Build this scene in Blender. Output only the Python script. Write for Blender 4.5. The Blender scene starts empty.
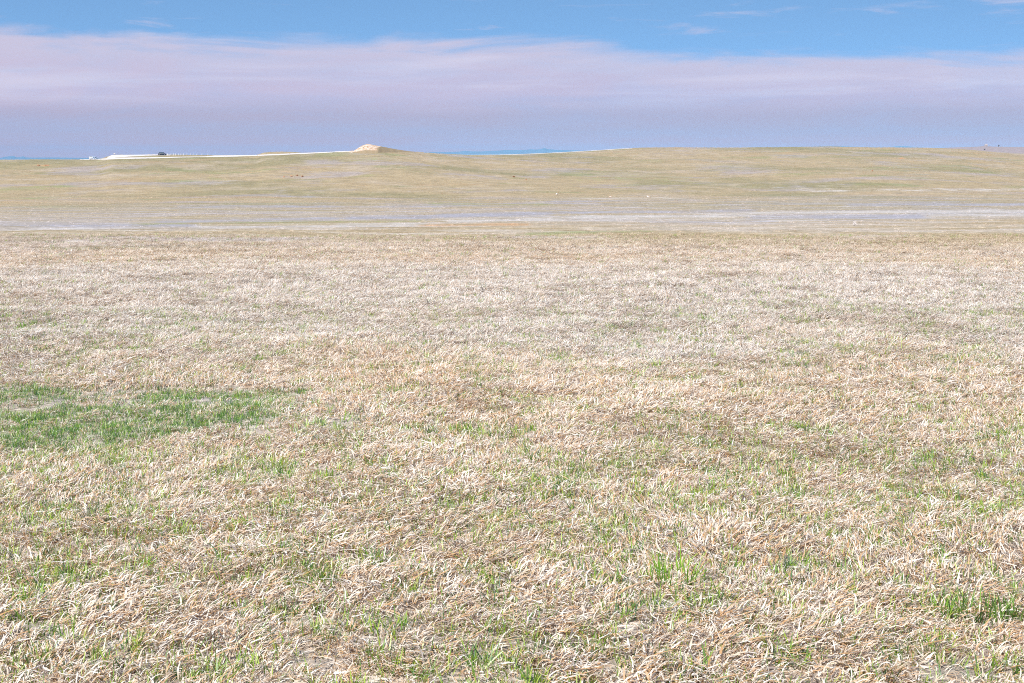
import bpy, bmesh, math, random
import numpy as np
from mathutils import Vector, Matrix

random.seed(7)
RNG = np.random.default_rng(11)
S = bpy.context.scene
COL = S.collection
EYE = 1.7            # eye height above the near ground, metres
F = 1422.2           # focal length in pixels (50 mm lens on a 36 mm wide frame)
Y0 = 158.0           # row of the eye-level horizon
CX = 512.0

# ------------------------------------------------------------------ helpers
def link(o, parent=None):
    COL.objects.link(o)
    if parent is not None:
        o.parent = parent
    return o

def tag(o, label=None, cat=None, group=None, kind=None):
    if label: o['label'] = label
    if cat: o['category'] = cat
    if group: o['group'] = group
    if kind: o['kind'] = kind
    return o

def empty(name, loc, rz=0.0, label=None, cat=None, group=None):
    o = bpy.data.objects.new(name, None)
    o.empty_display_size = 0.3
    o.location = loc
    o.rotation_euler = (0, 0, rz)
    COL.objects.link(o)
    return tag(o, label, cat, group)

def obj_bm(name, bm, mat, parent=None, smooth=False):
    me = bpy.data.meshes.new(name)
    bmesh.ops.recalc_face_normals(bm, faces=bm.faces[:])
    bm.to_mesh(me); bm.free()
    if smooth:
        me.polygons.foreach_set('use_smooth', [True]*len(me.polygons))
    me.materials.append(mat)
    return link(bpy.data.objects.new(name, me), parent)

def mesh_np(name, V, Fq, mat=None, attrs=None, smooth=True):
    me = bpy.data.meshes.new(name)
    V = np.asarray(V, np.float32); Fq = np.asarray(Fq, np.int32)
    me.vertices.add(len(V)); me.vertices.foreach_set('co', V.ravel())
    if len(Fq):
        n = Fq.shape[1]
        me.loops.add(Fq.size); me.loops.foreach_set('vertex_index', Fq.ravel())
        me.polygons.add(len(Fq))
        me.polygons.foreach_set('loop_start', np.arange(0, Fq.size, n, dtype=np.int32))
        me.polygons.foreach_set('loop_total', np.full(len(Fq), n, np.int32))
        if smooth:
            me.polygons.foreach_set('use_smooth', np.ones(len(Fq), bool))
    for k, a in (attrs or {}).items():
        a = np.asarray(a)
        if a.ndim == 2:
            at = me.attributes.new(k, 'FLOAT_VECTOR', 'POINT'); at.data.foreach_set('vector', a.astype(np.float32).ravel())
        elif a.dtype.kind == 'i':
            at = me.attributes.new(k, 'INT', 'POINT'); at.data.foreach_set('value', a.astype(np.int32))
        else:
            at = me.attributes.new(k, 'FLOAT', 'POINT'); at.data.foreach_set('value', a.astype(np.float32))
    me.update(); me.validate()
    if mat: me.materials.append(mat)
    return me

# ------------------------------------------------------------------ value noise for placing things
_P = RNG.random((256, 256))
def vnoise(x, y, s, ox=0.0):
    x = np.asarray(x, float)/s + 37.3 + ox; y = np.asarray(y, float)/s + 91.7 + ox*1.7
    xi = np.floor(x).astype(int); yi = np.floor(y).astype(int)
    fx = x-xi; fy = y-yi
    fx = fx*fx*(3-2*fx); fy = fy*fy*(3-2*fy)
    a = _P[xi % 256, yi % 256]; b = _P[(xi+1) % 256, yi % 256]
    c = _P[xi % 256, (yi+1) % 256]; d = _P[(xi+1) % 256, (yi+1) % 256]
    return (a*(1-fx)+b*fx)*(1-fy) + (c*(1-fx)+d*fx)*fy
def fnoise(x, y, s, ox=0.0):
    return 0.55*vnoise(x, y, s, ox)+0.3*vnoise(x, y, s/2.1, ox+5)+0.15*vnoise(x, y, s/4.3, ox+9)
def sstep(a, b, x):
    t = np.clip((np.asarray(x, float)-a)/(b-a), 0, 1)
    return t*t*(3-2*t)

# ------------------------------------------------------------------ the land
# height below the eye along the line of view, out to the low flat at 500 m
_tY = np.array([0, 3, 6, 12, 20, 40, 55, 75, 100, 140, 200, 280, 380, 480, 560, 580])
_tZ = np.array([-1.7, -1.7, -1.7, -1.78, -1.92, -2.475, -3.056, -3.877, -4.85, -6.35, -8.37, -10.63, -12.83, -14.18, -15.16, -15.25])
_ll = np.linspace(math.log(0.5), math.log(580), 900)
_zz = np.interp(np.exp(_ll), _tY, _tZ)
_k = np.hanning(61); _k /= _k.sum()
_zz = np.convolve(np.pad(_zz, 30, mode='edge'), _k, 'valid')
# skyline of the far rise (measured column, row)
SKX = [-900, -400, 0, 88, 98, 102, 105, 108, 111, 114.5, 128, 158, 190, 210, 235, 257, 264, 272, 282, 294, 302, 319, 345, 356, 380, 400, 410, 420, 440, 470, 500, 520, 540, 560, 580, 600, 620, 640, 660, 720, 800, 830, 860, 930, 960, 1000, 1024, 1100, 1400, 1900]
SKY = [161, 161, 159.6, 159.2, 158.8, 158.4, 157.4, 156.2, 155.3, 154.7, 154.7, 154.3, 154.9, 155.1, 155.0, 154.9, 152.5, 151.9, 151.6, 152.0, 152.7, 152.1, 150.9, 150.5, 150.2, 150.6, 151.2, 152.0, 153.6, 154.9, 154.6, 154.0, 153.2, 152.3, 151.2, 150.2, 148.6, 147.6, 147.2, 147.6, 146.9, 146.4, 147.2, 147.6, 149.0, 152.0, 153.6, 154.5, 156, 157]
FRX = [-900, 700, 880, 925, 945, 960, 975, 985, 992, 1010, 1030, 1100, 1250, 1900]
FRY = [166, 166, 158, 150, 147.4, 146.9, 146.6, 145.9, 146.5, 146.8, 146.9, 146.2, 147.5, 150]

def land(x, y):
    x = np.asarray(x, float); y = np.asarray(y, float)
    r = np.hypot(x, y)
    lim = 0.62
    inside = (y > 0) & (np.abs(x) < lim*np.maximum(y, 1e-6))
    u = np.where(inside, x/np.maximum(y, 1e-6), np.sign(x)*lim)
    d = np.where(inside, y, r/math.hypot(1, lim))
    px = CX + F*u
    znear = np.interp(np.log(np.maximum(d, 0.5)), _ll, _zz)
    ysk = np.interp(px, SKX, SKY)
    R = np.interp(px, [380, 460, 620, 900, 1100], [860, 950, 1150, 1230, 1320])
    pw = np.interp(px, [380, 460], [1.0, 1.3])
    t = np.clip((d-560)/(R-560), 0, 1)
    yy = 196.5 + (ysk-196.5)*(1-(1-t)**pw)
    zmid = -(yy-Y0)*d/F
    und = (fnoise(x, y, 130, 3)-0.5)*5.0 + (fnoise(x, y, 45, 8)-0.5)*1.7
    zmid = zmid + und*sstep(540, 640, d)*(1-sstep(0.72, 0.95, t))
    zR = -(ysk-Y0)*R/F
    e = d-R
    zfar = np.maximum(zR - 0.035*np.maximum(e-3, 0), -22 + 0*zR)
    fr = -(np.interp(px, FRX, FRY)-Y0)*2500.0/F
    bump = np.exp(-((d-2500)/480.0)**2)
    zfar = np.maximum(zfar, -22 + (fr+22)*bump)
    z = np.where(d < 560, znear, np.where(d < R, zmid, zfar))
    mic = (vnoise(x, y, 1.3, 2)-0.5)*0.07 + (vnoise(x, y, 0.42, 6)-0.5)*0.035
    mid = (vnoise(x, y, 6.0, 4)-0.5)*0.10
    z = z + (mic+mid*sstep(3, 14, d))*(1-sstep(60, 160, d))
    return EYE + z

def pix(x, y, z):
    return CX+F*x/y, Y0-F*(z-EYE)/y

_hY = np.exp(np.linspace(math.log(3.0), math.log(1300), 2600))
def hit(px, py, back=False):
    """the point of the land seen at a column and row of the photograph"""
    u = (px-CX)/F
    z = land(u*_hY, _hY)
    row = Y0 - F*(z-EYE)/_hY
    row = np.minimum.accumulate(row)
    i = int(np.argmax(row <= py)) if (row <= py).any() else int(np.argmin(row))
    if i > 0 and row[i-1] > row[i]:
        t = (row[i-1]-py)/(row[i-1]-row[i]); t = min(max(t, 0), 1)
        Yv = _hY[i-1]+(_hY[i]-_hY[i-1])*t
    else:
        Yv = _hY[i]
    x = u*Yv
    return Vector((x, Yv, float(land(np.array([x]), np.array([Yv]))[0])))

# ------------------------------------------------------------------ node helper
class NT:
    def __init__(s, tree):
        s.t = tree; tree.nodes.clear()
    def n(s, typ, **kw):
        nd = s.t.nodes.new(typ)
        for k, v in kw.items(): setattr(nd, k, v)
        return nd
    def put(s, sock, v):
        if hasattr(v, 'links') or isinstance(v, bpy.types.NodeSocket): s.t.links.new(v, sock)
        elif isinstance(v, (tuple, list)) and len(v) == 3 and sock.type == 'RGBA': sock.default_value = (*v, 1)
        else: sock.default_value = v
    def math(s, op, a, b=0.0, c=None, clamp=False):
        nd = s.n('ShaderNodeMath', operation=op, use_clamp=clamp)
        s.put(nd.inputs[0], a); s.put(nd.inputs[1], b)
        if c is not None: s.put(nd.inputs[2], c)
        return nd.outputs[0]
    def vmath(s, op, a, b):
        nd = s.n('ShaderNodeVectorMath', operation=op)
        s.put(nd.inputs[0], a); s.put(nd.inputs[1], b)
        return nd.outputs[0]
    def noise(s, vec, scale, detail=3.0, rough=0.55, dist=0.0):
        nd = s.n('ShaderNodeTexNoise')
        s.put(nd.inputs['Vector'], vec); s.put(nd.inputs['Scale'], scale)
        s.put(nd.inputs['Detail'], detail); s.put(nd.inputs['Roughness'], rough); s.put(nd.inputs['Distortion'], dist)
        return nd.outputs['Fac']
    def mix(s, f, a, b, blend='MIX'):
        nd = s.n('ShaderNodeMix', data_type='RGBA', blend_type=blend)
        s.put(nd.inputs[0], f); s.put(nd.inputs[6], a); s.put(nd.inputs[7], b)
        return nd.outputs[2]
    def mapr(s, v, a, b, c=0.0, d=1.0, smooth=True):
        nd = s.n('ShaderNodeMapRange', interpolation_type='SMOOTHSTEP' if smooth else 'LINEAR')
        for i, q in enumerate((v, a, b, c, d)): s.put(nd.inputs[i], q)
        return nd.outputs[0]
    def ramp(s, f, stops, interp='LINEAR'):
        nd = s.n('ShaderNodeValToRGB'); cr = nd.color_ramp; cr.interpolation = interp
        while len(cr.elements) < len(stops): cr.elements.new(0.5)
        for e, (p, c) in zip(cr.elements, stops):
            e.position = p; e.color = (*c, 1)
        s.put(nd.inputs[0], f)
        return nd.outputs[0]
    def attr(s, name, typ='GEOMETRY', out='Fac'):
        nd = s.n('ShaderNodeAttribute', attribute_type=typ, attribute_name=name)
        return nd.outputs[out]

def mat_new(name):
    m = bpy.data.materials.new(name); m.use_nodes = True
    return m, NT(m.node_tree)

def pbr(name, col, rough=0.6, metal=0.0, vary=0.0, scale=3.0, trans=0.0):
    m, g = mat_new(name)
    out = g.n('ShaderNodeOutputMaterial'); b = g.n('ShaderNodeBsdfPrincipled')
    c = col
    if vary > 0:
        tc = g.n('ShaderNodeTexCoord')
        nz = g.noise(tc.outputs['Object'], scale, 4)
        c = g.mix(nz, tuple(q*(1-vary) for q in col), tuple(min(1, q*(1+vary)) for q in col))
    g.put(b.inputs['Base Color'], c); b.inputs['Roughness'].default_value = rough
    b.inputs['Metallic'].default_value = metal
    g.t.links.new(b.outputs[0], out.inputs[0])
    return m

# ------------------------------------------------------------------ ground material
def sward(g, P, dist, mtype):
    """colour of the prairie cover as a function of place; masks come from the sheet or from the scattered points"""
    P2 = g.vmath('MULTIPLY', P, (1.0, .95, 0.0))
    huge = g.noise(P2, 1/170.0, 5, .6)
    big = g.noise(g.vmath('ADD', P2, (31, 7, 0)), 1/38.0, 5, .62)
    mid = g.noise(g.vmath('ADD', P2, (3, 47, 0)), 1/7.0, 4, .6)
    fine = g.noise(P, 1/0.9, 5, .7)
    olive = (0.266, 0.224, 0.125); tan = (0.359, 0.275, 0.165); pale = (0.410, 0.330, 0.246); green = (0.219, 0.230, 0.099); mauve = (0.336, 0.285, 0.268)
    c = g.mix(g.mapr(huge, .38, .54), olive, tan)
    c = g.mix(g.mapr(big, .47, .70, 0, .75), c, pale)
    c = g.mix(g.mapr(g.noise(g.vmath('ADD', P2, (91, 13, 0)), 1/52.0, 5, .65), .54, .68, 0, .6), c, green)
    c = g.mix(g.mapr(g.noise(g.vmath('ADD', P2, (11, 73, 0)), 1/60.0, 6, .65), .52, .64, 0, .7), c, mauve)
    c = g.mix(g.mapr(g.noise(g.vmath('ADD', P2, (57, 29, 0)), 1/80.0, 6, .65), .56, .68, 0, .6), c, (0.370, 0.255, 0.138))
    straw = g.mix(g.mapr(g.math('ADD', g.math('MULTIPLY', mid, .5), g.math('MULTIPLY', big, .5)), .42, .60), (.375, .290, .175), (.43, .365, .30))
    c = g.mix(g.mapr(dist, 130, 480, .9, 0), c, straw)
    sx = g.n('ShaderNodeSeparateXYZ'); g.put(sx.inputs[0], P)
    u = g.math('DIVIDE', sx.outputs[0], dist)
    jit = g.math('SUBTRACT', g.math('ADD', g.math('MULTIPLY', big, .6), g.math('MULTIPLY', mid, .4)), .5)
    n1 = g.math('ADD', g.math('ADD', dist, g.math('MULTIPLY', u, -170.0)), g.math('MULTIPLY', jit, 230.0))
    n2 = g.math('ADD', g.math('ADD', dist, g.math('MULTIPLY', u, -350.0)), g.math('MULTIPLY', jit, 420.0))
    zone = g.math('MULTIPLY', g.mapr(n1, 60, 185), g.mapr(n2, 380, 560, 1, 0))
    st = g.noise(g.vmath('ADD', g.vmath('MULTIPLY', P, (1/34.0, 1/24.0, 0)), (4, 9, 0)), 1.0, 7, .72)
    low = g.ramp(st, [(.38, (.305, .250, .150)), (.47, (.355, .290, .195)), (.535, (.335, .300, .285)), (.60, (.335, .315, .335)), (.68, (.45, .40, .36))])
    c = g.mix(g.math('MULTIPLY', zone, .55), c, low)
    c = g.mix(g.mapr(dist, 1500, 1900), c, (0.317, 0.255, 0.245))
    brk = g.math('ADD', g.math('MULTIPLY', mid, .6), g.math('MULTIPLY', big, .5))
    brk = g.math('ADD', brk, g.math('MULTIPLY', g.math('SUBTRACT', fine, .5), .55))
    def mask(name, lo, hi):
        return g.mapr(g.math('ADD', g.attr(name, mtype), g.math('MULTIPLY', g.math('SUBTRACT', brk, .55), 2.8)), lo, hi)
    c = g.mix(g.math('MULTIPLY', mask('violet', .36, 1.10), .85), c, (0.304, 0.295, 0.331))
    c = g.mix(g.math('MULTIPLY', mask('white', .36, 1.15), .9), c, (0.466, 0.422, 0.383))
    c = g.mix(g.math('MULTIPLY', mask('rust', .42, .80), .7), c, (0.440, 0.255, 0.120))
    c = g.mix(g.math('MULTIPLY', mask('green', .40, .85), .8), c, (0.202, 0.229, 0.077))
    c = g.mix(g.math('MULTIPLY', mask('brown', .40, .85), .8), c, (0.202, 0.172, 0.095))
    return c, fine, mid

def grey(g, v):
    comb = g.n('ShaderNodeCombineColor')
    for i in range(3): g.put(comb.inputs[i], v)
    return comb.outputs[0]
def plen(g, P):
    ln = g.n('ShaderNodeVectorMath', operation='LENGTH'); g.put(ln.inputs[0], P)
    return ln.outputs['Value']

def ground_material():
    m, g = mat_new('prairie_ground')
    out = g.n('ShaderNodeOutputMaterial'); b = g.n('ShaderNodeBsdfPrincipled')
    geo = g.n('ShaderNodeNewGeometry'); P = geo.outputs['Position']
    dist = plen(g, P)
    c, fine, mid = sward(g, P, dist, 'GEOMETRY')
    speck = g.noise(g.vmath('ADD', P, (5, 9, 0)), 1/.2, 3, .7)
    litter = g.mix(g.mapr(g.noise(P, 26.0, 6, .75), .35, .65), (.24, .19, .145), (.58, .50, .41))
    litter = g.mix(g.mapr(g.noise(P, 1.1, 4), .5, .7, 0, .5), litter, (.33, .29, .27))
    c = g.mix(g.mapr(dist, 22, 60), litter, c)
    # tonal break-up of the sward itself at the scale of tussocks
    v = g.mapr(fine, .28, .72, .70, 1.28, smooth=False)
    v2 = g.mapr(mid, .3, .7, .80, 1.17, smooth=False)
    sp = g.mapr(speck, .3, .7, .62, 1.38, smooth=False)
    c = g.mix(1.0, c, grey(g, g.math('MULTIPLY', g.math('MULTIPLY', v, v2), sp)), 'MULTIPLY')
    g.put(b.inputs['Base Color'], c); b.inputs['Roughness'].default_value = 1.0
    b.inputs['Specular IOR Level'].default_value = 0.05
    bp = g.n('ShaderNodeBump'); bp.inputs['Strength'].default_value = 0.6; bp.inputs['Distance'].default_value = 0.12
    g.put(bp.inputs['Height'], fine); g.t.links.new(bp.outputs[0], b.inputs['Normal'])
    g.t.links.new(b.outputs[0], out.inputs[0])
    return m

# strokes of bare clay, salt crust and greener swales: (col0,row0,col1,row1,half height,strength)
STROKES = {
 'violet': [(-200,226,200,225.5,2.2,.9),(150,222,345,218.5,2.4,.8),(340,218,440,217.2,2.2,1),(430,216,560,213,2.4,1),(550,213,760,210.5,2.0,.9),
            (740,217.5,930,216.5,2.4,1),(640,222.5,780,221,1.5,.7),(640,237,1100,234,2.5,.5),(130,239,330,240,2,.45),(400,238.5,560,238,1.6,.4),(560,215,830,214.5,3.5,.45),(880,209,1200,207,2.5,.45),(840,205.2,1200,203.5,1.4,.9),(900,213.5,1200,211,2.2,.8),(170,207,345,206,1.8,.7),(340,207,460,206.4,1.2,.5),
            (180,182,260,181.5,.9,.6),(400,190.6,452,190,.8,.8),(270,196,320,196.5,.9,.7),(540,201.5,640,200.8,.9,.7),(380,204,520,206,1.0,.5),(20,212,160,213,1.5,.4),(700,190,830,186,.9,.4)],
 'white': [(-200,230,190,229,2.6,.62),(180,228,350,226.5,2.0,.7),(330,225.5,450,223.5,2.2,1),(440,222,570,219,2.6,1),(560,218,760,215,2.6,.95),(740,213,1200,210,1.6,1),
           (560,240,1100,236,4,.42),(0,243,420,240,4,.36),(240,236,560,234,2.5,.36),(520,219.5,820,217,4.5,.62),(740,214,1200,210.5,4.0,.55),(280,227.5,500,225,3.2,.6),(-200,232,230,231,5.0,.38),(700,190,1200,188.5,3,.35),(620,203,900,202,2.5,.3),
           (760,220.5,830,220,1.2,.6),(920,215.5,1200,214,2.0,.9),(800,191,1200,188,1.2,.75),(560,198.5,700,198,1.1,.7),(700,198,1000,199,1.0,.35),(60,193.2,260,194,1.0,.4),(900,235,990,234,2.0,.3),
           (600,208,720,205.5,1.0,.5),(820,206.5,960,206.5,.8,.6)],
 'green': [(130,224.3,430,220.8,1.1,.62),(520,234,660,231.5,1.6,.7),(40,250,110,249,1.6,.7),(0,188,80,186,2.0,.55),(420,203.5,560,204.5,1.4,.55),(200,178.5,226,178.8,1.0,.8),
           (560,180,700,178,4,.4),(780,158.5,830,159,1.4,.5),(860,168,960,166,2.0,.45),(150,160,0,168,3,.25),(330,160.5,400,159,1.6,.4),(10,197,60,200,2,.4)],
 'rust': [(415,225,535,224.5,1.6,.8),(30,166,56,165.6,.8,1),(276,176.7,306,176.2,.8,.5),(895,158.8,907,158.4,.8,.8),(230,173,350,171,1.2,.35),(450,168.6,500,168.2,.8,.4),
          (250,255,330,252,1.6,.4),(640,160,670,159.4,.8,.35),(690,189,780,192,1.2,.35)],
 'brown': [(40,250,210,247,1.5,.9),(700,178,770,183,1.2,.3),(390,151,425,154,1.0,.3),(640,228,720,225,1.2,.35),(950,181,1024,180,1.5,.25)],
}
def stroke_mask(px, py, key):
    out = np.zeros_like(px)
    for (x0, y0, x1, y1, h, s) in STROKES[key]:
        if x0 > x1: x0, y0, x1, y1 = x1, y1, x0, y0
        yc = np.interp(px, [x0, x1], [y0, y1])
        edge = sstep(x0-14, x0+14, px)*(1-sstep(x1-14, x1+14, px))
        out = np.maximum(out, s*edge*np.exp(-((py-yc)/(h*1.30))**2))
    return out

# ------------------------------------------------------------------ ground sheet
def build_ground(mat):
    a1 = np.radians(np.arange(-34, 34.001, 0.1))
    a2 = np.radians(np.arange(38, 322.5, 4.0))
    ang = np.concatenate([a1, a2]); na = len(ang)
    r = [0.5]
    while r[-1] < 28500:
        r.append(r[-1]*(1.013 if r[-1] < 1400 else 1.05))
    r = np.array(r); nr = len(r)
    A, Rr = np.meshgrid(ang, r)
    X = Rr*np.sin(A); Yv = Rr*np.cos(A); Z = land(X, Yv)
    V = np.stack([X, Yv, Z], -1).reshape(-1, 3)
    V = np.vstack([V, [[0, 0, float(land(np.array([0.]), np.array([0.01]))[0])]]])
    i = np.arange(nr-1)[:, None]*na; j = np.arange(na)[None, :]; j2 = (np.arange(na)[None, :]+1) % na
    Q = np.stack([i+j, i+j2, i+na+j2, i+na+j], -1).reshape(-1, 4)
    px = np.where(V[:, 1] > 1, CX+F*V[:, 0]/np.maximum(V[:, 1], 1), -9999)
    py = np.where(V[:, 1] > 1, Y0-F*(V[:, 2]-EYE)/np.maximum(V[:, 1], 1), 9999)
    d = np.hypot(V[:, 0], V[:, 1])
    ok = (d > 25) & (d < 1300)
    att = {k: stroke_mask(px, py, k)*ok for k in STROKES}
    me = mesh_np('ground', V, Q, mat, att)
    # close the small hole under the camera with a fan
    bm = bmesh.new(); bm.from_mesh(me); bm.verts.ensure_lookup_table()
    c = bm.verts[len(V)-1]
    for k in range(na):
        bm.faces.new((c, bm.verts[(k+1) % na], bm.verts[k])).smooth = True
    bmesh.ops.recalc_face_normals(bm, faces=bm.faces[:])
    bm.to_mesh(me); bm.free()
    if me.polygons[0].normal.z < 0: me.flip_normals()
    return tag(link(bpy.data.objects.new('ground', me)), kind='structure')

ground = build_ground(ground_material())

# ------------------------------------------------------------------ grass
def blade_material(name, stops, trans, macro=None):
    m, g = mat_new(name)
    out = g.n('ShaderNodeOutputMaterial')
    geo = g.n('ShaderNodeNewGeometry'); P = geo.outputs['Position']
    bt = g.attr('blade'); inst = g.attr('tone', 'INSTANCER')
    # where the sward is paler, browner or greyer
    f = g.math('ADD', bt, g.math('MULTIPLY', g.math('SUBTRACT', inst, .5), .24 if macro else .75))
    f = g.math('ADD', f, g.math('MULTIPLY', g.math('SUBTRACT', g.noise(P, .8, 3), .5), .22))
    f = g.math('MINIMUM', g.math('MAXIMUM', f, 0.0), 1.0)
    c = g.ramp(f, stops)
    if macro: c = macro(g, P, c, bt, inst)
    d = g.n('ShaderNodeBsdfDiffuse'); g.put(d.inputs[0], c)
    t = g.n('ShaderNodeBsdfTranslucent'); g.put(t.inputs[0], g.mix(1.0, c, (1.0, .84, .66), 'MULTIPLY') if macro else c)
    mx = g.n('ShaderNodeMixShader'); mx.inputs[0].default_value = trans
    g.t.links.new(d.outputs[0], mx.inputs[1]); g.t.links.new(t.outputs[0], mx.inputs[2])
    gl = g.n('ShaderNodeBsdfGlossy'); gl.inputs['Roughness'].default_value = .38; gl.inputs[0].default_value = (1, 1, 1, 1)
    mx2 = g.n('ShaderNodeMixShader'); mx2.inputs[0].default_value = .04
    g.t.links.new(mx.outputs[0], mx2.inputs[1]); g.t.links.new(gl.outputs[0], mx2.inputs[2])
    g.t.links.new(mx2.outputs[0], out.inputs[0])
    return m

def dry_macro(g, P, c, bt, inst):
    n1 = g.noise(g.vmath('ADD', P, (17, 3, 0)), .35, 4)
    c = g.mix(g.mapr(n1, .50, .66, 0, .30), c, g.mix(1.0, c, (.95, .82, .66), 'MULTIPLY'))
    # a silvery, more weathered stand of the same grass lies further out
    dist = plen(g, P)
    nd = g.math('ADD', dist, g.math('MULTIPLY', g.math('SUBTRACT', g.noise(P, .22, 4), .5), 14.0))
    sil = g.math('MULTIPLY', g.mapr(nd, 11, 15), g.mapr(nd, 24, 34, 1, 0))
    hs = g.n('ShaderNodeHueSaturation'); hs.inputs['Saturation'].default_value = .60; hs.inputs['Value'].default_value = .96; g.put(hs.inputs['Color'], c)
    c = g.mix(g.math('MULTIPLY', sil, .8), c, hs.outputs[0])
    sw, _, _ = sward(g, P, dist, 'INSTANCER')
    k = g.math('MULTIPLY', g.math('MULTIPLY', g.mapr(bt, 0, 1, g.mapr(dist, 45, 80, .90, 1.12), g.mapr(dist, 45, 80, 1.80, 1.62), smooth=False), g.mapr(dist, 46, 85, 1.0, 1.30)), g.mapr(inst, 0, 1, .85, 1.15, smooth=False))  # colour brightened with distance to offset the far tufts' self-shadowing
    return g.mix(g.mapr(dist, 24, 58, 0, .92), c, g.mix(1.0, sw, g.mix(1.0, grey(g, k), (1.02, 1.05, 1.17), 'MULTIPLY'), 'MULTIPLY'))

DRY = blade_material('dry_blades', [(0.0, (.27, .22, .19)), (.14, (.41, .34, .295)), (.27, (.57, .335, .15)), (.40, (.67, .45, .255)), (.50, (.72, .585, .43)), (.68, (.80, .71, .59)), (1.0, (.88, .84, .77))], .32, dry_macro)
GRN = blade_material('green_blades', [(0.0, (.055, .145, .05)), (.35, (.17, .33, .04)), (.65, (.35, .50, .04)), (.85, (.43, .53, .06)), (1.0, (.46, .42, .16))], .36)

def blades(n, spread, len_rng, wid, el_rng, curl_rng, seg=4, seed=0, twist=.5, lie=0.0, comb=None):
    """n curved ribbons rooted inside a small disc; returns vertices, quads, per-blade value"""
    g = np.random.default_rng(seed)
    VV, QQ, TT = [], [], []
    base = 0
    for k in range(n):
        a = g.uniform(0, 2*math.pi); rr = spread*math.sqrt(g.random())
        p = np.array([rr*math.cos(a), rr*math.sin(a), -0.004])
        az = a + g.normal(0, .9) if comb is None else g.normal(0, comb)
        el = math.radians(g.uniform(*el_rng)); curl = math.radians(g.uniform(*curl_rng))
        if g.random() < lie:
            el = math.radians(g.uniform(2, 20)); curl = math.radians(g.uniform(-15, 30)); p[2] = g.uniform(0.0, .025)
        L = g.uniform(*len_rng); w = wid*g.uniform(.6, 1.3); tw = g.normal(0, twist)
        roll = g.normal(0, .5); tone = g.random()
        for s in range(seg+1):
            t = s/seg
            e = el - curl*t*t
            dv = np.array([math.cos(e)*math.cos(az+tw*t), math.cos(e)*math.sin(az+tw*t), math.sin(e)])
            side = np.array([-math.sin(az+tw*t), math.cos(az+tw*t), math.sin(roll)*.8]); side /= np.linalg.norm(side)
            ww = w*(1-.75*t**1.8)
            VV.append(p-side*ww/2); VV.append(p+side*ww/2); TT += [tone, tone]
            if s < seg:
                q = base+2*s
                QQ.append((q, q+1, q+3, q+2))
            p = p + dv*L/seg
            if p[2] < 0.002 and s > 0: p[2] = 0.002
        base += 2*(seg+1)
    return np.array(VV), np.array(QQ), np.array(TT)

def proto_coll(name, specs, mat):
    c = bpy.data.collections.new(name)
    for i, sp in enumerate(specs):
        V, Q, T = blades(**sp)
        me = mesh_np('tuft', V, Q, mat, {'blade': T})
        o = bpy.data.objects.new(f'{name}_{i:02d}', me)
        c.objects.link(o)
    return c

dry_specs = []
for i in range(6):   # low curly tufts
    dry_specs.append(dict(n=36, spread=.055, len_rng=(.030, .068), wid=.0050, el_rng=(25, 80), curl_rng=(120, 285), seg=5, seed=100+i, lie=.2, twist=1.0))
for i in range(4):   # combed-over thatch
    dry_specs.append(dict(n=40, spread=.07, len_rng=(.034, .082), wid=.0047, el_rng=(20, 72), curl_rng=(85, 215), seed=140+i, lie=.25, comb=.45, twist=.5))
for i in range(2):   # broad bleached leaves
    dry_specs.append(dict(n=12, spread=.05, len_rng=(.040, .10), wid=.0062, el_rng=(25, 75), curl_rng=(100, 250), seed=170+i, lie=.2, twist=.9))
far_specs = []
for i in range(6):   # wider sods for the middle distance
    far_specs.append(dict(n=50, spread=.20, len_rng=(.05, .12), wid=.012, el_rng=(30, 80), curl_rng=(30, 150), seg=3, seed=200+i, lie=.15))
green_specs = []
for i in range(5):
    green_specs.append(dict(n=9, spread=.040, len_rng=(.038, .080), wid=.0048, el_rng=(30, 82), curl_rng=(0, 45), seg=3, seed=300+i, twist=.2))
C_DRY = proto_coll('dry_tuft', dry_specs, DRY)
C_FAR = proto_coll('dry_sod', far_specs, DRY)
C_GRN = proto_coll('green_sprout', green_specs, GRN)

def scatter_tree(coll):
    t = bpy.data.node_groups.new('scatter_'+coll.name, 'GeometryNodeTree')
    t.interface.new_socket('Geometry', in_out='INPUT', socket_type='NodeSocketGeometry')
    t.interface.new_socket('Geometry', in_out='OUTPUT', socket_type='NodeSocketGeometry')
    gi = t.nodes.new('NodeGroupInput'); go = t.nodes.new('NodeGroupOutput')
    iop = t.nodes.new('GeometryNodeInstanceOnPoints')
    ci = t.nodes.new('GeometryNodeCollectionInfo'); ci.inputs['Collection'].default_value = coll
    ci.inputs['Separate Children'].default_value = True; ci.inputs['Reset Children'].default_value = True
    def na(name, typ):
        n = t.nodes.new('GeometryNodeInputNamedAttribute'); n.data_type = typ; n.inputs['Name'].default_value = name
        return n.outputs['Attribute']
    e2r = t.nodes.new('FunctionNodeEulerToRotation')
    L = t.links.new
    L(gi.outputs[0], iop.inputs['Points']); L(ci.outputs[0], iop.inputs['Instance'])
    iop.inputs['Pick Instance'].default_value = True
    L(na('idx', 'INT'), iop.inputs['Instance Index'])
    L(na('rot', 'FLOAT_VECTOR'), e2r.inputs[0]); L(e2r.outputs[0], iop.inputs['Rotation'])
    L(na('size', 'FLOAT_VECTOR'), iop.inputs['Scale'])
    L(iop.outputs[0], go.inputs[0])
    return t

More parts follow.
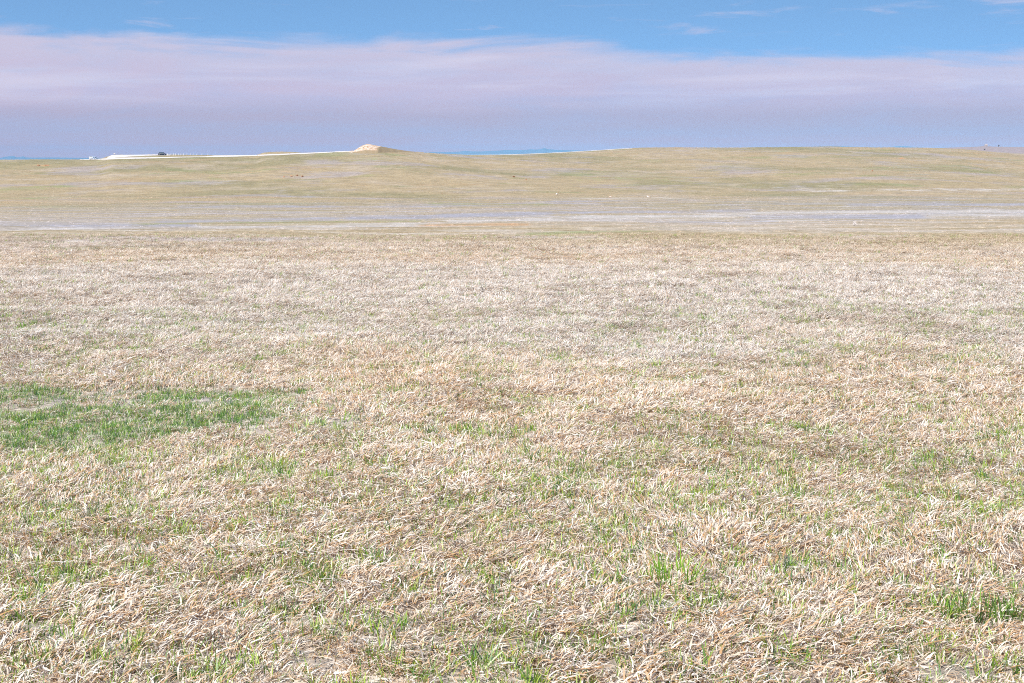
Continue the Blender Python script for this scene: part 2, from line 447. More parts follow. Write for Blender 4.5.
def scatter(name, coll, x, y, size, idx, tone, lean=.12, comb=False, zoff=0.0, label=None, cat=None):
    n = len(x)
    z = land(x, y)+zoff
    mpx, mpy = pix(x, y, z)
    masks = {k: stroke_mask(mpx, mpy, k)*(y > 25) for k in STROKES}
    rot = np.stack([RNG.normal(0, lean, n), RNG.normal(0, lean, n), RNG.uniform(0, 2*math.pi, n)], -1)
    if comb:   # the thatch lies the way the wind left it
        k = (idx >= 6) & (idx < 10)
        rot[k, 2] = (.5 + (fnoise(x, y, .9, 15)[k]-.5)*6.0 + RNG.normal(0, .40, int(k.sum())))
    sz = size[:, None]*np.ones((1, 3)) if size.ndim == 1 else size
    me = mesh_np(name, np.stack([x, y, z], -1), np.zeros((0, 4), np.int32), None,
                 {'rot': rot, 'size': sz, 'idx': idx.astype(np.int32), 'tone': tone, **masks})
    o = link(bpy.data.objects.new(name, me))
    md = o.modifiers.new('scatter', 'NODES'); md.node_group = scatter_tree(coll)
    return tag(o, label, cat, kind='stuff')

def wedge(n, y0, y1, margin=2.5):
    """n random points, even over the ground, inside the seen wedge and a margin beside it"""
    ys, xs = [], []
    tot = 0
    while tot < n:
        y = np.sqrt(RNG.uniform(y0*y0, y1*y1, n*2)) if False else RNG.uniform(y0, y1, n*3)
        w = 0.372*y+margin; wm = 0.372*y1+margin
        x = RNG.uniform(-wm, wm, n*3)
        k = np.abs(x) < w
        xs.append(x[k]); ys.append(y[k]); tot += int(k.sum())
    return np.concatenate(xs)[:n], np.concatenate(ys)[:n]
def area(y0, y1, margin=2.5):
    return 2*(0.186*(y1*y1-y0*y0)+margin*(y1-y0))

def swale(x, y):
    """the green patch at the left, in metres"""
    px, py = pix(x, y, land(x, y))
    e = np.maximum(sstep(-40, 40, 304-px + (fnoise(x, y, .7, 1)-.5)*120), 0)
    top = 389+ (fnoise(x, y, .9, 2)-.5)*14
    bot = np.interp(px, [-200, 0, 120, 200, 290], [462, 458, 451, 436, 420]) + (fnoise(x, y, .6, 4)-.5)*26
    return e*sstep(-5, 5, py-top)*(1-sstep(-10, 10, py-bot))

XS, YS, SZ, ID, TN = [], [], [], [], []
for (a, b, dens, sc) in ((2.6, 9, 460, 1.0), (9, 18, 300, 1.1), (18, 34, 125, 1.3), (34, 66, 62, 1.5)):
    n = int(area(a, b)*dens)
    x, y = wedge(n, a, b)
    hump = fnoise(x, y, .55, 3)
    sw = swale(x, y)
    keep = RNG.random(n) < (0.72+0.6*hump)*(1-.58*sw)*(1-.985*sstep(24, 64, y))*(1-.45*sstep(.5, .62, fnoise(x, y, .24, 21)))*(1-.10*sstep(.58, .68, fnoise(x, y, .9, 12)))
    x, y, hump, sw = x[keep], y[keep], hump[keep], sw[keep]
    s = sc*RNG.uniform(.7, 1.25, len(x))*(.74+.5*hump)*(1-.35*sw)
    XS.append(x); YS.append(y); SZ.append(s)
    i = np.where(RNG.random(len(x)) < .42, RNG.integers(0, 6, len(x)), np.where(RNG.random(len(x)) < .66, RNG.integers(6, 10, len(x)), RNG.integers(10, 12, len(x))))
    ID.append(i); TN.append(np.clip(RNG.normal(.5, .24, len(x)) + (fnoise(x, y, .7, 7)-.5)*.6, 0, 1))
dry = scatter('dry_grass', C_DRY, *map(np.concatenate, (XS, YS, SZ, ID, TN)), comb=True, label='bleached curly dry grass covering the near prairie', cat='grass')

XS, YS, SZ, ID, TN = [], [], [], [], []
_sd = ([30, 36, 50, 60, 80, 100, 140, 200, 300, 450, 700, 1250], [0, .3, 3.2, 1.8, 1.15, .85, .62, .46, .32, .22, .15, .12])
for (a, b) in ((30, 60), (60, 80), (80, 110), (110, 160), (160, 260), (260, 450), (450, 800), (800, 1230)):
    dens = max(np.interp(a, *_sd), np.interp(b, *_sd), 3.2 if b == 60 else 0)
    n = int(area(a, b, 4)*dens)
    x, y = wedge(n, a, b, 4)
    keep = RNG.random(n) < np.interp(y, *_sd)/dens*(.3+1.1*fnoise(x, y, 4 + b/30, 3))
    x, y = x[keep], y[keep]
    px, py = pix(x, y, land(x, y))
    bare = np.maximum(stroke_mask(px, py, 'violet'), stroke_mask(px, py, 'white'))
    keep = RNG.random(len(x)) > .55*bare
    x, y = x[keep], y[keep]
    q = np.interp(y, [30, 80, 200, 500, 1200], [.75, .75, 1.1, 2.1, 3.4])*RNG.uniform(.6, 1.25, len(x))
    XS.append(x); YS.append(y); SZ.append(np.stack([q, q, q*np.interp(y, [36, 70, 140, 250, 600], [1.0, .48, .62, .78, .72])], -1))
    ID.append(RNG.integers(0, 6, len(x))); TN.append(np.clip(RNG.normal(.5, .30, len(x)), 0, 1))
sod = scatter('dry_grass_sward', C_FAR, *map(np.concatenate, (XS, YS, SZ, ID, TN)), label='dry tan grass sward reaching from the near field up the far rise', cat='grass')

XS, YS, SZ, ID, TN = [], [], [], [], []
for (a, b, dens, sc) in ((2.6, 9, 420, .95), (9, 18, 230, 1.0), (18, 34, 60, 1.2), (34, 60, 16, 1.5)):
    n = int(area(a, b)*dens)
    x, y = wedge(n, a, b)
    g1 = fnoise(x, y, .24, 21); g2 = fnoise(x, y, 2.2, 23)
    p = (.30 + .14*(1-sstep(6.5, 9.5, y))) + sstep(.49, .62, g1)*.62*(.75+.25*sstep(.38, .58, g2))*(.35+.65*sstep(.35, .55, fnoise(x, y, .16, 41)))
    p = p*(1-.30*sstep(7, 11, y))*(1-.65*sstep(11, 26, y))
    p = np.maximum(p, swale(x, y)*np.where(fnoise(x, y, .5, 33) > .42, 1.0, .35))
    keep = RNG.random(n) < p
    x, y = x[keep], y[keep]
    sw = swale(x, y)
    XS.append(x); YS.append(y); SZ.append(sc*RNG.uniform(.65, 1.2, len(x))*(1-.30*sw))
    ID.append(RNG.integers(0, 5, len(x))); TN.append(np.clip(RNG.normal(.5, .25, len(x))-.50*sw, 0, 1))
# extra sprouts packed into the green patch
n = 13000
x = RNG.uniform(-6.5, -1.0, n); y = RNG.uniform(7.2, 11.6, n)
k = RNG.random(n) < swale(x, y)*np.where(fnoise(x, y, .55, 33) > .40, 1.0, .3)
x, y = x[k], y[k]
XS.append(x); YS.append(y); SZ.append(RNG.uniform(.5, .82, len(x))); ID.append(RNG.integers(0, 5, len(x))); TN.append(np.clip(RNG.normal(.18, .16, len(x)), 0, 1))
grn = scatter('green_grass', C_GRN, *map(np.concatenate, (XS, YS, SZ, ID, TN)), label='fresh green grass sprouting among the dry blades and in the patch at left', cat='grass')

# ------------------------------------------------------------------ gravel road and pull-out on the far rise
GRAVEL = pbr('gravel', (.68, .62, .575), .95, vary=.10, scale=.6)
def ribbon(name, rows, mat):
    """rows: (column, lower row, upper row) of the strip where it lies on the land"""
    cols = np.linspace(rows[0][0], rows[-1][0], int((rows[-1][0]-rows[0][0])*1.2)+2)
    lo = np.interp(cols, [r[0] for r in rows], [r[1] for r in rows])
    hi = np.interp(cols, [r[0] for r in rows], [r[2] for r in rows])
    V, Q = [], []
    K = 5
    for c, l, h in zip(cols, lo, hi):
        a = hit(c, l); b = hit(c, h)
        for k in range(K):
            p = a.lerp(b, k/(K-1))
            z = float(land(np.array([p.x]), np.array([p.y]))[0])
            V.append((p.x, p.y, z+(0.10 if 0 < k < K-1 else 0.04)))
    for i in range(len(cols)-1):
        for k in range(K-1):
            q = i*K+k
            Q.append((q, q+K, q+K+1, q+1))
    me = mesh_np(name, V, Q, mat)
    if me.polygons[0].normal.z < 0: me.flip_normals()
    return tag(link(bpy.data.objects.new(name, me)), kind='structure')
ribbon('gravel_road', [(80, 159.75, 159.45), (93, 159.7, 159.3), (108, 159.5, 158.4), (120, 159.0, 157.7), (150, 158.4, 157.4), (180, 157.5, 156.8), (205, 157.0, 156.5), (214, 156.9, 155.6), (236, 156.6, 155.4), (250, 156.0, 155.2), (275, 155.2, 154.2), (300, 154.0, 153.1), (322, 153.0, 152.3), (346, 151.7, 151.1), (378, 151.2, 150.7)], GRAVEL)
ribbon('gravel_track', [(452, 155.3, 155.05), (500, 155.1, 154.8), (530, 154.2, 153.85), (560, 152.75, 152.4), (590, 151.1, 150.75), (615, 149.4, 149.05), (632, 148.4, 148.1)], GRAVEL)
ribbon('gravel_pullout', [(107.5, 158.6, 157.2), (110.5, 158.2, 155.8), (113, 157.8, 155.05), (119, 157.3, 154.95), (128, 156.6, 154.9), (145, 155.7, 154.7), (158, 155.3, 154.55), (170, 155.4, 154.8)], GRAVEL)

# ------------------------------------------------------------------ butte
def butte_material():
    m, g = mat_new('butte_soil')
    out = g.n('ShaderNodeOutputMaterial'); b = g.n('ShaderNodeBsdfPrincipled')
    P = g.n('ShaderNodeTexCoord').outputs['Object']
    n = g.noise(P, .55, 6, .75)
    c = g.ramp(n, [(.34, (.26, .15, .08)), (.46, (.45, .30, .19)), (.54, (.58, .45, .35)), (.64, (.68, .58, .50))])
    veg = g.mapr(g.math('ADD', g.attr('sod'), g.math('MULTIPLY', g.math('SUBTRACT', n, .5), .9)), .38, .62)
    soil = g.mix(g.noise(P, .9, 4), (.22, .15, .085), (.36, .28, .17))
    c = g.mix(veg, c, soil)
    g.put(b.inputs['Base Color'], c); b.inputs['Roughness'].default_value = 1
    b.inputs['Specular IOR Level'].default_value = 0.05
    g.t.links.new(b.outputs[0], out.inputs[0])
    return m
def build_butte():
    Yb = 850.0
    prof_x = [346, 350, 354, 357, 359.5, 363, 367.4, 370, 373.5, 377, 380.6, 386, 391, 398, 407, 416, 424, 432]
    prof_y = [154, 151.2, 150.7, 148.9, 147.0, 145.2, 143.9, 144.2, 145.0, 145.7, 146.3, 147.3, 148.3, 149.6, 150.9, 151.9, 153.2, 156]
    crest = lambda c: np.interp(c, [380, 460], [860, 950]) - 4.0
    xs = np.linspace(346, 432, 124); ts = np.linspace(-1, 1, 41)
    xc = (388-CX)/F*Yb; zc = float(land(np.array([xc]), np.array([Yb]))[0])
    V, att = [], []
    for t in ts:
        for c in xs:
            Yc = float(crest(c)); top = EYE-(np.interp(c, prof_x, prof_y)-Y0)*Yc/F
            depth = 18.0*(0.35+0.65*np.interp(c, [346, 367, 432], [0.2, 1, .5]))
            wy = Yc + t*depth; wx = (c-CX)/F*Yc
            g0 = float(land(np.array([wx]), np.array([wy]))[0])-0.6
            shape = max(0.0, 1-abs(t)**1.35)
            gul = (vnoise(wx, wy*.4, 3.2, 5)-.5)*1.1*shape*(1-shape)*3.2
            z = g0 + max(0.0, top-g0)*shape + (gul if top-g0 > 1.6 else 0.0)
            V.append((wx-xc, wy-Yb, z-zc))
            att.append(max(float(np.interp(shape, [.30, .5], [1, 0])) if t < 0 else 0.0, float(np.interp(c + (vnoise(wx, wy, 4, 3)-.5)*8 - max(0, t+.6)*6, [368, 376, 382], [0, .15, 1.0]))))
    n = len(xs); Q = []
    for j in range(len(ts)-1):
        for i in range(n-1):
            q = j*n+i; Q.append((q, q+1, q+n+1, q+n))
    me = mesh_np('butte', V, Q, butte_material(), {'sod': np.array(att)})
    if me.polygons[len(Q)//2].normal.z < 0: me.flip_normals()
    o = link(bpy.data.objects.new('butte', me)); o.location = (xc, Yb, zc)
    return tag(o, kind='structure')
build_butte()

# ------------------------------------------------------------------ mountains far beyond
def build_mountains():
    Yb = 25000.0
    px = [-500, -150, -20, 0, 4, 9, 14, 16.5, 20, 23, 26, 34, 50, 75, 100, 160, 380, 430, 445, 458, 465, 470, 480, 490, 498, 505, 515, 524, 531, 536, 540, 544, 548, 556, 570, 590, 610, 700, 800, 822, 832, 842, 860, 890, 896, 905, 915, 960, 1400]
    py = [157, 158, 158, 157.9, 157.0, 156.2, 156.1, 157.3, 157.0, 156.3, 157.4, 157.6, 157.4, 157.7, 158, 158.4, 154, 152.2, 152.0, 151.7, 150.7, 151.3, 151.5, 150.9, 150.7, 149.9, 150.2, 150.0, 149.2, 149.7, 149.3, 147.9, 149.2, 149.8, 150.2, 150.8, 151.2, 151, 147.4, 146.2, 145.8, 146.2, 147.0, 147.2, 146.2, 146.1, 147, 150, 153]
    cols = np.arange(-500, 1400, 1.6); ts = np.linspace(-1, 1, 13)
    V = []
    for t in ts:
        wy = Yb+t*2600
        for i, c in enumerate(cols):
            u = (c-CX)/F
            top = EYE-(np.interp(c, px, py)-Y0)*Yb/F
            s = 1-abs(t)**1.2
            z = -60+(top+60)*s + (vnoise(c*3, t*40, 9, 2)-.5)*30*s*(1-s)*2
            V.append((u*wy if t != 0 else u*Yb, wy, z))
    n = len(cols); Q = []
    for j in range(len(ts)-1):
        for i in range(n-1):
            q = j*n+i; Q.append((q, q+1, q+n+1, q+n))
    me = mesh_np('mountains', V, Q, pbr('mountain_forest', (.15, .165, .20), 1.0, vary=.3, scale=.002))
    if me.polygons[0].normal.z < 0: me.flip_normals()
    return tag(link(bpy.data.objects.new('mountains', me)), kind='structure')
build_mountains()

# ------------------------------------------------------------------ small meshes
def bm_box(bm, c, s, bevel=0.0):
    r = bmesh.ops.create_cube(bm, size=1.0)
    for v in r['verts']:
        v.co = Vector((v.co.x*s[0]+c[0], v.co.y*s[1]+c[1], v.co.z*s[2]+c[2]))
    if bevel > 0:
        es = list({e for v in r['verts'] for e in v.link_edges})
        bmesh.ops.bevel(bm, geom=es, offset=bevel, segments=2, affect='EDGES', profile=.5)

def bm_cyl(bm, c, r, h, axis='Z', seg=20, r2=None):
    q = bmesh.ops.create_cone(bm, cap_ends=True, segments=seg, radius1=r, radius2=r if r2 is None else r2, depth=h)
    M = Matrix.Identity(3)
    if axis == 'Y': M = Matrix.Rotation(math.pi/2, 3, 'X')
    if axis == 'X': M = Matrix.Rotation(math.pi/2, 3, 'Y')
    for v in q['verts']: v.co = M @ v.co + Vector(c)

def bm_loft(bm, stations):
    """stations: list of closed loops with equal counts"""
    rings = [[bm.verts.new(p) for p in st] for st in stations]
    n = len(rings[0])
    for a, b in zip(rings, rings[1:]):
        for i in range(n):
            bm.faces.new((a[i], a[(i+1) % n], b[(i+1) % n], b[i]))
    bm.faces.new(list(reversed(rings[0]))); bm.faces.new(rings[-1])

GLASS = pbr('car_glass', (.03, .05, .06), .06)
TYRE = pbr('tyre', (.025, .025, .025), .85)
RIM = pbr('rim', (.45, .46, .47), .3, .9)
TRIM = pbr('black_trim', (.03, .03, .035), .6)
LAMP = pbr('headlight', (.75, .77, .78), .15)
REDL = pbr('tail_light', (.35, .02, .02), .25)

def make_car(name, loc, rz, paint, L, W, H, hood, label, cat, van=False):
    """car facing its own +x; body below the belt line, roof and pillars above it, glazing set in"""
    t = empty(name, loc, rz, label, cat)
    h2 = L/2; belt = H*.58; gr = .22
    # lower body: lofted along its length
    def ring(x, top, w):
        return [(x, -w, gr+.06), (x, -w*1.0, (gr+top)/2), (x, -w*.95, top-.05), (x, -w*.86, top), (x, w*.86, top), (x, w*.95, top-.05), (x, w, (gr+top)/2), (x, w, gr+.06), (x, w*.85, gr), (x, -w*.85, gr)]
    w = W/2
    st = [ring(-h2, belt*.86, w*.84), ring(-h2+.10, belt*.98, w*.95), ring(-h2+.5, belt, w), ring(-.2, belt, w), ring(h2-hood, belt, w), ring(h2-hood*.5, belt*.93, w*.98), ring(h2-.25, belt*.84, w*.93), ring(h2-.04, belt*.70, w*.82)]
    bm = bmesh.new(); bm_loft(bm, st)
    body = obj_bm('body', bm, paint, t, True)
    # cabin shell with the glass as separate panes a little proud of it
    xr, xrt, xft, xf = -h2+.12, -h2+.12+(.25 if van else .45), h2-hood-.55, h2-hood+.12
    bm = bmesh.new()
    def cab(z, x0, x1, ww): return [(x0, -ww, z), (x1, -ww, z), (x1, ww, z), (x0, ww, z)]
    bm_loft(bm, [cab(belt-.03, xr, xf, w*.90), cab(H-.10, xrt-.05, xft+.07, w*.74), cab(H, xrt+.12, xft-.12, w*.66)])
    obj_bm('cabin', bm, paint, t)
    z0, z1 = belt+.05, H-.14
    def at(z, a, b): return a+(b-a)*(z-belt+.03)/(H-.10-belt+.03)
    for sgn in (-1, 1):
        bm = bmesh.new()
        n = 3
        for k in range(n):
            fa, fb = k/n+.02, (k+1)/n-.02
            q = []
            for z, f in ((z0, fa), (z0, fb), (z1, fb), (z1, fa)):
                x0 = at(z, xr, xrt-.05)+.14; x1 = at(z, xf, xft+.07)-.16
                q.append((x0+(x1-x0)*f, sgn*(at(z, w*.90, w*.74)+.006), z))
            vs = [bm.verts.new(p) for p in q] + [bm.verts.new((p[0], p[1]-sgn*.02, p[2])) for p in q]
            bm.faces.new(vs[:4]); bm.faces.new(vs[4:][::-1])
            for i in range(4): bm.faces.new((vs[i], vs[i+4], vs[(i+1) % 4+4], vs[(i+1) % 4]))
        obj_bm('side_window', bm, GLASS, t)
        bm = bmesh.new(); bm_box(bm, (h2-hood+.25, sgn*(w+.09), belt+.08), (.10, .18, .13), .03)
        obj_bm('mirror', bm, paint, t)
        bm = bmesh.new(); bm_box(bm, (h2-.13, sgn*w*.68, belt*.72), (.16, .34, .13), .03)
        obj_bm('headlight', bm, LAMP, t)
        bm = bmesh.new(); bm_box(bm, (-h2+.02, sgn*w*.72, belt*.80), (.10, .20, .26), .03)
        obj_bm('tail_light', bm, REDL, t)
    for nm, xa, xb, s in (('windscreen', xf, xft+.07, 1), ('rear_window', xr, xrt-.05, -1)):
        q = []
        for z, f in ((z0, -1), (z0, 1), (z1, 1), (z1, -1)):
            q.append((at(z, xa, xb)+s*.006, f*(at(z, w*.90, w*.74)-.09), z))
        bm = bmesh.new()
        vs = [bm.verts.new(p) for p in q] + [bm.verts.new((p[0]-s*.03, p[1], p[2])) for p in q]
        bm.faces.new(vs[:4]); bm.faces.new(vs[4:][::-1])
        for i in range(4): bm.faces.new((vs[i], vs[i+4], vs[(i+1) % 4+4], vs[(i+1) % 4]))
        obj_bm(nm, bm, GLASS, t)
    for nm, x in (('bumper', h2-.02), ('bumper', -h2+.0)):
        bm = bmesh.new(); bm_box(bm, (x, 0, gr+.22), (.14, W*.84, .20), .04); obj_bm(nm, bm, TRIM, t)
    for x in (h2-.85, -h2+.80):
        for sgn in (-1, 1):
            bm = bmesh.new(); bm_cyl(bm, (x, sgn*(w-.10), .34), .34, .24, 'Y', 28)
            wh = obj_bm('wheel', bm, TYRE, t)
            bm = bmesh.new(); bm_cyl(bm, (x, sgn*(w+.025), .34), .22, .03, 'Y', 20)
            obj_bm('rim', bm, RIM, wh)
    return t

BLUE = pbr('dark_blue_paint', (.005, .016, .045), .45)
WHITE = pbr('white_paint', (.80, .80, .80), .3)
SILV = pbr('pale_blue_grey_paint', (.42, .50, .62), .3)
p = hit(162.3, 155.15)
make_car('parked_car', p, 0.05, BLUE, 4.75, 1.9, 1.75, 1.05, 'dark blue car seen side on, standing on the white gravel pull-out on the skyline', 'car')
p = hit(91.0, 159.35)
make_car('parked_van', p, -1.15, WHITE, 4.6, 1.95, 1.9, .9, 'white van beside the road at the left skyline, left of the blue-grey car', 'van', True)
p = hit(94.9, 159.35)
make_car('parked_car', p, -.75, SILV, 3.9, 1.75, 1.62, .95, 'small blue-grey car on the left skyline, just right of the white van', 'car')

# roadside sign at the edge of the pull-out
p = hit(114.4, 155.2)
sg = empty('roadside_sign', p, .2, 'tiny pale sign on a post at the left end of the gravel pull-out', 'sign')
bm = bmesh.new(); bm_box(bm, (0, 0, .55), (.09, .09, 1.1), .01); obj_bm('post', bm, pbr('sign_wood', (.35, .27, .2), .9), sg)
bm = bmesh.new(); bm_box(bm, (0, -.07, .95), (.9, .05, .5), .01); obj_bm('panel', bm, pbr('sign_face', (.55, .51, .45), .6), sg)

# row of marker posts
POSTW = pbr('post_white', (.80, .79, .77), .6); POSTD = pbr('post_band', (.08, .08, .08), .6)
proto_post = None
def kids(o): return [c for c in bpy.data.objects if c.parent == o]
for k, c in enumerate((167.6, 171.0, 173.4, 175.7, 178.4, 181.0, 183.5, 187.0, 190.3, 193.2, 197.0, 202.0, 208.0)):
    p = hit(c, 155.35)
    if proto_post is None:
        proto_post = empty('marker_post', p, 0, 'short white marker post in the row right of the dark blue car', 'post', 'marker posts along the gravel road')
        bm = bmesh.new(); bm_cyl(bm, (0, 0, .50), .17, 1.0, seg=12); bm_cyl(bm, (0, 0, 1.03), .17, .06, seg=12, r2=.08); obj_bm('shaft', bm, POSTW, proto_post)
        bm = bmesh.new(); bm_cyl(bm, (0, 0, .72), .176, .10, seg=12); obj_bm('reflector_band', bm, POSTD, proto_post)
        base_kids = kids(proto_post)
    else:
        o = proto_post.copy(); o.location = p; COL.objects.link(o)
        for ch in base_kids:
            d = ch.copy(); d.parent = o; COL.objects.link(d)

# ------------------------------------------------------------------ pronghorn
def hide_material():
    m, g = mat_new('hide')
    out = g.n('ShaderNodeOutputMaterial'); b = g.n('ShaderNodeBsdfPrincipled')
    P = g.n('ShaderNodeTexCoord').outputs['Object']
    sx = g.n('ShaderNodeSeparateXYZ'); g.put(sx.inputs[0], P)
    nz = g.math('MULTIPLY', g.math('SUBTRACT', g.noise(P, 9, 3), .5), .10)
    belly = g.mapr(g.math('ADD', sx.outputs[2], nz), .72, .80, 1, 0)
    body = g.mapr(sx.outputs[2], .36, .44)
    rump = g.mapr(g.math('ADD', sx.outputs[0], nz), -.22, -.32)
    neck = g.mapr(sx.outputs[0], .42, .5, 1, 0)
    white = g.math('MAXIMUM', g.math('MULTIPLY', g.math('MULTIPLY', belly, body), neck), g.math('MULTIPLY', rump, body))
    c = g.mix(white, (.48, .28, .14), (.82, .80, .75))
    g.put(b.inputs['Base Color'], c); b.inputs['Roughness'].default_value = .9
    g.t.links.new(b.outputs[0], out.inputs[0]); return m
HIDE = hide_material(); HORN = pbr('horn', (.03, .025, .02), .6)

def skin_mesh(name, pts, edges, mat, parent):
    me = bpy.data.meshes.new(name+'_cage'); me.from_pydata([p[:3] for p in pts], edges, [])
    o = bpy.data.objects.new(name+'_cage', me); COL.objects.link(o)
    sk = o.modifiers.new('skin', 'SKIN'); o.modifiers.new('sub', 'SUBSURF').levels = 2
    for i, p in enumerate(pts):
        d = me.skin_vertices[0].data[i]; d.radius = (p[3], p[4] if len(p) > 4 else p[3]); d.use_root = (i == 0)
    dg = bpy.context.evaluated_depsgraph_get()
    em = bpy.data.meshes.new_from_object(o.evaluated_get(dg)); em.name = name
    bpy.data.objects.remove(o); bpy.data.meshes.remove(me)
    em.polygons.foreach_set('use_smooth', [True]*len(em.polygons))
    em.materials.clear(); em.materials.append(mat)
    return link(bpy.data.objects.new(name, em), parent)

def pronghorn(px, py, rz, pose, scale, label):
    p = hit(px, py)
    t = empty('pronghorn', p, rz, label, 'antelope', 'pronghorns on the far prairie')
    t.scale = (scale,)*3
    lie = pose == 'lying'
    dz = -.48 if lie else 0.0
    P = []; E = []
    def add(x, y, z, r, r2=None, to=None):
        P.append((x, y, z, r, r2 or r)); i = len(P)-1
        if to is not None: E.append((to, i))
        return i
    pelvis = add(-.40, 0, .80+dz, .17, .19)
    mid = add(-.05, 0, .75+dz, .19, .21, pelvis)
    chest = add(.30, 0, .76+dz, .18, .23, mid)
    if pose == 'grazing':
        n1 = add(.52, 0, .70, .09, .11, chest); n2 = add(.68, 0, .42, .07, .08, n1)
        hd = add(.76, 0, .22, .075, .08, n2); mz = add(.86, 0, .08, .04, .045, hd)
    else:
        n1 = add(.46, 0, .95+dz, .09, .12, chest); n2 = add(.56, 0, 1.15+dz, .065, .08, n1)
        hd = add(.64, 0, 1.27+dz, .07, .08, n2); mz = add(.82, 0, 1.20+dz, .04, .045, hd)
    tail = add(-.58, 0, .86+dz, .04, .05, pelvis); add(-.62, 0, .78+dz, .025, .03, tail)
    for s in (-1, 1):
        ear = add(hd and P[hd][0]-.03, s*.09, P[hd][2]+.10, .02, .03, hd); add(P[hd][0]-.04, s*.11, P[hd][2]+.18, .012, .012, ear)
        if lie:
            k = add(.38, s*.15, .18, .06, .07, chest); f = add(.55, s*.16, .06, .035, .035, k); add(.36, s*.17, .04, .028, .028, f)
            k = add(-.30, s*.17, .18, .09, .10, pelvis); f = add(-.05, s*.19, .06, .045, .05, k); add(-.34, s*.20, .04, .03, .03, f)
        else:
            e = add(.32, s*.10, .56, .065, .075, chest); k = add(.33, s*.10, .30, .03, .034, e); f = add(.33, s*.10, .10, .022, .022, k); add(.36, s*.10, .02, .028, .024, f)
            e = add(-.33, s*.11, .58, .08, .10, pelvis); h = add(-.50, s*.11, .36, .034, .04, e); f = add(-.47, s*.11, .10, .023, .023, h); add(-.44, s*.11, .02, .028, .024, f)
    body = skin_mesh('body', P, E, HIDE, t)
    for s in (-1, 1):
        hx, hz = P[hd][0]-.0, P[hd][2]+.07
        bm = bmesh.new()
        st = []
        for q, (dx, dzz, r) in enumerate(((0, 0, .022), (.02, .10, .020), (.0, .18, .014), (-.05, .22, .005))):
            st.append([(hx+dx+r*math.cos(a), s*(.05+.02*q)+r*math.sin(a), hz+dzz) for a in np.linspace(0, 2*math.pi, 8, endpoint=False)])
        bm_loft(bm, st); obj_bm('horn', bm, HORN, body, True)
    return t
pronghorn(557.0, 195.6, .75, 'standing', 1.15, 'whitish standing pronghorn, biggest and leftmost of the three on the flat')
pronghorn(610.2, 197.6, .3, 'lying', 1.0, 'small pinkish pronghorn lying low, the middle one of three on the flat')
pronghorn(648.2, 198.2, .2, 'grazing', 1.0, 'tan pronghorn with a dark head lowered, rightmost of three on the flat')

# ------------------------------------------------------------------ shrubs, trees, hut
def leaf_cloud(bm, c, r, n, size, seed, squash=.7):
    g = random.Random(seed)
    for _ in range(n):
        while True:
            v = Vector((g.uniform(-1, 1), g.uniform(-1, 1), g.uniform(-1, 1)))
            if .25 < v.length < 1: break
        lob = 1+.28*math.sin(v.x*5+seed)+.22*math.sin(v.y*6+2*seed)
        q = Vector((c[0]+v.x*r[0]*lob, c[1]+v.y*r[1]*lob, c[2]+v.z*r[2]*squash*lob))
        if q.z < 0.01: q.z = 0.02+g.random()*.05
        a = Vector((g.gauss(0, 1), g.gauss(0, 1), g.gauss(0, 1))).normalized(); b = a.orthogonal().normalized()
        s = size*g.uniform(.6, 1.4)
        vs = [bm.verts.new(q+a*s), bm.verts.new(q+b*s*.55), bm.verts.new(q-a*s), bm.verts.new(q-b*s*.55)]
        bm.faces.new(vs)
def bm_branch(bm, pts, r0, r1, seg=7):
    st = []
    for i, p in enumerate(pts):
        r = r0+(r1-r0)*i/(len(pts)-1)
        st.append([(p[0]+r*math.cos(a), p[1]+r*math.sin(a), p[2]) for a in np.linspace(0, 2*math.pi, seg, endpoint=False)])
    bm_loft(bm, st)
WOOD = pbr('twig_wood', (.20, .14, .10), .95, vary=.2)
RUST = pbr('rust_foliage', (.66, .36, .19), .9, vary=.25, scale=2)
DARKG = pbr('dark_foliage', (.20, .19, .19), .9, vary=.3, scale=2)
def shrub(px, py, w, h, mat, label, group=None, seed=1):
    p = hit(px, py)
    t = empty('shrub', p, seed*1.1, label, 'shrub', group)
    bm = bmesh.new(); leaf_cloud(bm, (0, 0, h*.5), (w/2, w/2*.8, h*.6), 300, .12, seed); obj_bm('foliage', bm, mat, t)
    bm = bmesh.new()
    for k in range(6):
        a = k*1.05+seed
        bm_branch(bm, [(0, 0, -.05), (math.cos(a)*w*.12, math.sin(a)*w*.12, h*.3), (math.cos(a)*w*.28, math.sin(a)*w*.26, h*.75)], .03, .01)
    obj_bm('stem', bm, WOOD, t)
SG = 'rust coloured shrubs on the far slope'
shrub(284, 177.2, 1.0, .55, RUST, 'leftmost and faintest of four small orange shrubs in a line on the left slope', SG, 1)
shrub(291.5, 176.6, 1.3, .6, RUST, 'pale orange shrub, second from the left in the line of four on the left slope', SG, 2)
shrub(297.2, 176.0, 1.2, .7, RUST, 'vivid orange shrub, third from the left in the line of four on the left slope', SG, 3)
shrub(302.2, 176.9, 1.5, .75, RUST, 'vivid orange shrub at the right end of the line of four on the left slope', SG, 4)
shrub(38.5, 166.0, 2.0, .8, RUST, 'smaller, left shrub of the red-brown pair near the left edge of the rise', SG, 5)
shrub(46.5, 165.9, 3.2, .8, RUST, 'wider, right shrub of the red-brown pair near the left edge of the rise', SG, 6)
shrub(901.5, 158.9, 5.2, 1.0, RUST, 'low wide rust-red shrub high on the right hand slope', SG, 7)
shrub(872.3, 171.3, 1.3, .7, RUST, 'lone orange shrub on the right hand slope, below the wide rust-red one', SG, 8)
shrub(513.8, 177.2, 1.2, .6, RUST, 'left one of two faint orange shrubs on the slope at the centre', SG, 9)
shrub(526.2, 180.2, .9, .5, RUST, 'right one of two faint orange shrubs on the slope at the centre', SG, 10)

